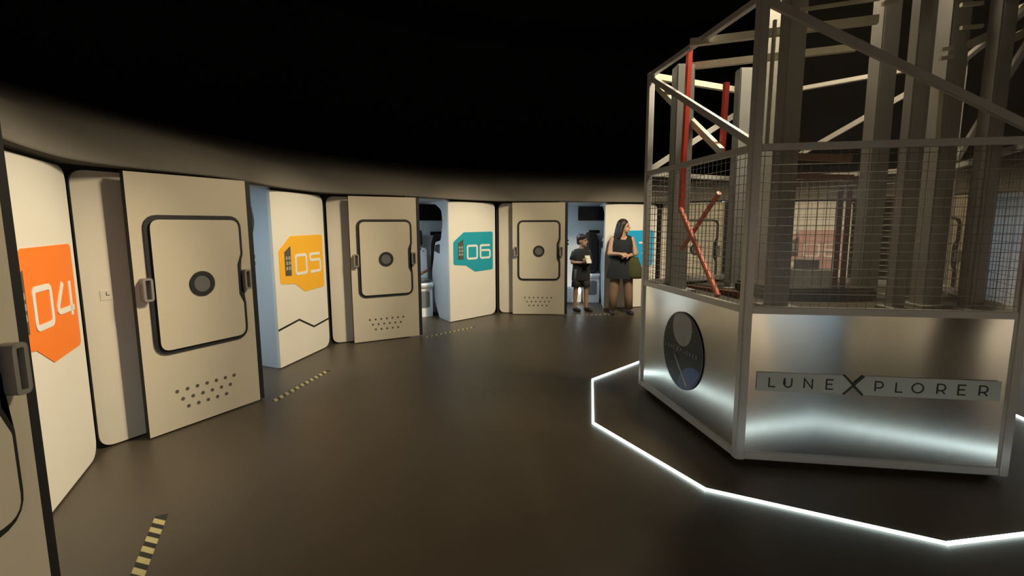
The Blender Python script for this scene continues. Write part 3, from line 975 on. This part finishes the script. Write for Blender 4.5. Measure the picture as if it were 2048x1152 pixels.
# ---- the woman: turned a little towards the cage, hands joined in front of her waist
wp = Vector((1.935, 8.56, 0))
mb = MB()
wy = R(52)
eyes, brows, mouth = head(mb, (0.035, 0.0, 1.535), wy, 0.98)
capsule(mb, (0.0, 0.035, 1.33), 0.056, (0.022, 0.012, 1.45), 0.052)
capsule(mb, (-0.125, 0.03, 1.325), 0.055, (0.125, 0.03, 1.325), 0.055)
for sx in (-1, 1):
    capsule(mb, (sx * 0.07, 0.015, 1.22), 0.105, (sx * 0.055, 0.02, 1.02), 0.095)
    capsule(mb, (sx * 0.07, 0.02, 0.90), 0.115, (sx * 0.055, 0.02, 1.02), 0.095)
    capsule(mb, (sx * 0.09, 0.02, 0.86), 0.095, (sx * 0.12, 0.01, 0.48), 0.062)
    capsule(mb, (sx * 0.12, 0.01, 0.48), 0.060, (sx * 0.135, 0.03, 0.34), 0.056)
    capsule(mb, (sx * 0.135, 0.03, 0.34), 0.056, (sx * 0.145, 0.03, 0.085), 0.036)
    capsule(mb, (sx * 0.145, 0.045, 0.045), 0.034, (sx * 0.165, -0.10, 0.032), 0.028)
capsule(mb, (0.165, 0.03, 1.315), 0.056, (0.235, -0.01, 1.07), 0.043)
capsule(mb, (0.235, -0.01, 1.07), 0.042, (0.075, -0.19, 1.045), 0.028)
hand(mb, (0.075, -0.19, 1.045), (-0.9, -0.35, 0.0), (0, 0.6, -0.8), 1)
capsule(mb, (-0.165, 0.03, 1.315), 0.056, (-0.225, -0.01, 1.07), 0.043)
capsule(mb, (-0.225, -0.01, 1.07), 0.042, (-0.075, -0.20, 1.075), 0.028)
hand(mb, (-0.075, -0.20, 1.075), (0.9, -0.25, 0.0), (0, 0.6, -0.8), -1)
woman = fuse(mb, 'person', [SKIN, M_EYE, M_LIP], 0.0085, None, 3, face_paint(eyes, brows, mouth))
woman.location = wp
tag(woman, 'standing person with long dark hair, dark sleeveless tunic and tan trousers', 'person')
# tunic: V neck, sleeveless, flared hem
mb = MB()
rings = []
for z, rx, ry, cy in ((0.64, 0.262, 0.195, 0.02), (0.72, 0.255, 0.19, 0.02), (0.82, 0.235, 0.172, 0.02), (0.92, 0.212, 0.157, 0.02), (1.02, 0.185, 0.135, 0.02),
                      (1.10, 0.180, 0.132, 0.015), (1.20, 0.190, 0.140, 0.012), (1.27, 0.186, 0.124, 0.02)):
    rings.append(ring_e(0, cy, z, rx, ry, 36, wob=0.03 if z < 0.95 else 0.0))
rings.append(ring_e(0, 0.028, 1.315, 0.186, 0.098, 36))
top = ring_e(0, 0.03, 1.372, 0.165, 0.082, 36)
top2 = ring_e(0, 0.034, 1.400, 0.088, 0.070, 36)
for k, (x, y, z) in enumerate(top):
    if y < 0.0: top[k] = (x, y - 0.02, z - 0.10 * max(0, 1 - abs(x) / 0.085))
for k, (x, y, z) in enumerate(top2):
    if y < 0.03: top2[k] = (x, y - 0.035, z - 0.16 * max(0, 1 - abs(x) / 0.09))
rings += [top, top2]
mb.loft(rings, cap=False)
mb.build('tunic', mat('tunic_dark', (0.008, 0.011, 0.013), 0.9, noise=0.4, nscale=12), woman, smooth=True)
mb = MB()
for sx in (-1, 1):
    mb.loft([ring_e(sx * (0.145), 0.03, 0.085, 0.072, 0.080, 20, wob=0.03), ring_e(sx * 0.138, 0.03, 0.34, 0.078, 0.085, 20, wob=0.03),
             ring_e(sx * 0.122, 0.015, 0.50, 0.084, 0.09, 20, wob=0.02), ring_e(sx * 0.098, 0.02, 0.80, 0.105, 0.115, 20)])
mb.build('trousers', mat('trousers_tan', (0.20, 0.125, 0.075), 0.85, noise=0.15, nscale=14), woman, smooth=True)
for sx in (-1, 1):
    mb = MB()
    capsule(mb, (sx * 0.145, 0.06, 0.034), 0.040, (sx * 0.17, -0.12, 0.028), 0.036)
    mb.v = [(x, y, max(0.002, z)) for x, y, z in mb.v]
    mb.build('shoe', mat('shoe_dark', (0.02, 0.018, 0.018), 0.6, noise=0.2), woman, smooth=True)
# hair
mb = MB()
Rz = Matrix.Rotation(wy, 3, 'Z'); hc = Vector((0.035, 0.0, 1.535))
g = lambda x, y, z: hc + Rz @ Vector((x, y, z))
ellipsoid(mb, g(0, 0.040, 0.045), (0.100, 0.105, 0.100), wy)
for sx in (-1, 1):
    capsule(mb, g(sx * 0.066, 0.02, 0.05), 0.044, g(sx * 0.088, 0.045, -0.10), 0.052)
    capsule(mb, g(sx * 0.088, 0.045, -0.10), 0.052, g(sx * 0.10, 0.06, -0.18), 0.042)
capsule(mb, g(0, 0.075, 0.03), 0.080, g(0, 0.11, -0.13), 0.085)
capsule(mb, g(0, 0.11, -0.13), 0.085, g(-0.02, 0.10, -0.20), 0.062)
fuse(mb, 'hair', mat('hair_dark', (0.018, 0.010, 0.010), 0.5, noise=0.4, nscale=40), 0.011, woman, 3)
# shoulder bag hanging at her side
be = empty('tote_bag', wp + Vector((0.215, -0.10, 0.64)))
tag(be, 'olive green cloth bag hanging at the side of the person in the dark tunic', 'bag')
mb = MB()
mb.loft([ring_e(cx_, 0, z - 0.64, rx, ry, 24, wob=0.02) for z, rx, ry, cx_ in ((0.64, 0.08, 0.05, 0), (0.645, 0.125, 0.075, 0), (0.69, 0.150, 0.09, 0), (0.80, 0.135, 0.085, -.01), (0.92, 0.100, 0.06, -.025), (1.02, 0.07, 0.038, -.03))])
mb.build('bag_body', mat('bag_olive', (0.042, 0.045, 0.010), 0.85, noise=0.3, nscale=20), be, smooth=True)
mb = MB()
pts = [(-0.035, -0.035, 0.355), (-0.055, -0.036, 0.440), (-0.062, -0.012, 0.472), (-0.068, 0.016, 0.470), (-0.070, 0.040, 0.440), (-0.045, 0.034, 0.355)]
for p, q in zip(pts, pts[1:]): mb.tube(p, q, 0.010, n=8)
mb.build('strap', MATS['bag_olive'], be)

# ---- the boy: turned to the right, reading a card held in front of the chest
bp_ = Vector((1.262, 8.86, 0))
mb = MB()
byw = R(58)
eyes, brows, mouth = head(mb, (0.02, 0.0, 1.285), byw, 0.93)
capsule(mb, (-0.005, 0.03, 1.09), 0.046, (0.01, 0.015, 1.20), 0.043)
capsule(mb, (-0.105, 0.02, 1.085), 0.046, (0.105, 0.03, 1.085), 0.046)
for sx in (-1, 1):
    capsule(mb, (sx * 0.05, 0.01, 1.02), 0.080, (sx * 0.045, 0.01, 0.80), 0.078)
    capsule(mb, (sx * 0.06, 0.01, 0.78), 0.078, (sx * 0.09, -0.005, 0.42), 0.048)
    capsule(mb, (sx * 0.09, -0.005, 0.42), 0.047, (sx * 0.098, 0.02, 0.29), 0.045)
    capsule(mb, (sx * 0.098, 0.02, 0.29), 0.045, (sx * 0.105, 0.02, 0.085), 0.030)
    capsule(mb, (sx * 0.105, 0.03, 0.045), 0.030, (sx * 0.105 + 0.06, -0.09, 0.032), 0.025)
capsule(mb, (-0.135, 0.02, 1.08), 0.043, (-0.165, -0.03, 0.90), 0.034)
capsule(mb, (-0.165, -0.03, 0.90), 0.033, (-0.01, -0.16, 0.90), 0.023)
hand(mb, (-0.01, -0.16, 0.90), (0.85, -0.4, 0.15), (0.2, 0.6, 0.8), -1, 0.0078)
capsule(mb, (0.135, 0.03, 1.08), 0.043, (0.155, -0.04, 0.90), 0.034)
capsule(mb, (0.155, -0.04, 0.90), 0.033, (0.105, -0.19, 0.93), 0.023)
hand(mb, (0.105, -0.19, 0.93), (-0.5, -0.7, 0.2), (-0.6, 0.2, 0.5), 1, 0.0078)
boy = fuse(mb, 'person', [SKIN2, M_EYE, M_LIP], 0.0085, None, 3, face_paint(eyes, brows, mouth))
boy.location = bp_
tag(boy, 'young short-haired person in black t-shirt and grey shorts holding a white card', 'person')
M_TEE = mat('tshirt_black', (0.010, 0.012, 0.012), 0.9, noise=0.35, nscale=14)
mb = MB()
mb.loft([ring_e(0, cy, z, rx, ry, 30, wob=wb) for z, rx, ry, cy, wb in ((0.58, 0.172, 0.135, 0.01, .03), (0.70, 0.165, 0.128, 0.01, .03), (0.80, 0.155, 0.120, 0.01, .02), (0.92, 0.148, 0.112, 0.01, .01), (1.02, 0.150, 0.110, 0.012, 0),
                                                                 (1.08, 0.162, 0.094, 0.02, 0), (1.13, 0.135, 0.076, 0.025, 0), (1.15, 0.06, 0.056, 0.025, 0))], cap=False)
for sx, el in ((-1, (-0.160, -0.02, 0.945)), (1, (0.153, -0.025, 0.945))):
    a_ = Vector((sx * 0.115, 0.022, 1.085)); b_ = Vector(el)
    mb.tube(a_, b_, 0.058, 0.060, 16)
mb.build('t_shirt', M_TEE, boy, smooth=True)
mb = MB()
for sx in (-1, 1):
    mb.loft([ring_e(sx * 0.090, 0.0, 0.45, 0.085, 0.090, 20, wob=.03), ring_e(sx * 0.075, 0.005, 0.62, 0.090, 0.10, 20, wob=.02), ring_e(sx * 0.060, 0.01, 0.78, 0.092, 0.105, 20)])
mb.build('shorts', mat('shorts_grey', (0.060, 0.052, 0.055), 0.85, noise=0.2, nscale=16), boy, smooth=True)
for sx in (-1, 1):
    mb = MB()
    capsule(mb, (sx * 0.105, 0.045, 0.036), 0.040, (sx * 0.105 + 0.065, -0.10, 0.030), 0.036)
    mb.v = [(x, y, max(0.002, z)) for x, y, z in mb.v]
    mb.build('shoe', MATS['shoe_dark'], boy, smooth=True)
mb = MB()
Rb = Matrix.Rotation(byw, 3, 'Z'); hb = Vector((0.02, 0.0, 1.285))
g = lambda x, y, z: hb + Rb @ (Vector((x, y, z)) * 0.93)
ellipsoid(mb, g(0, 0.026, 0.056), (0.083, 0.096, 0.080), byw)
capsule(mb, g(0, 0.07, 0.0), 0.052, g(0, 0.075, -0.03), 0.045)
capsule(mb, g(-0.045, -0.045, 0.085), 0.032, g(0.045, -0.045, 0.085), 0.032)
fuse(mb, 'hair', MATS['hair_dark'], 0.011, boy, 2)
cd = empty('card', bp_ + Vector((0.085, -0.265, 0.97)))
tag(cd, 'small white card in the hands of the person in grey shorts', 'card')
MB().box((-0.05, -0.002, -0.075), (0.05, 0.002, 0.075)).build('sheet', mat('card_white', (0.7, 0.7, 0.62), 0.6, noise=0.04), cd)
cd.rotation_euler = (R(-28), 0, R(25))
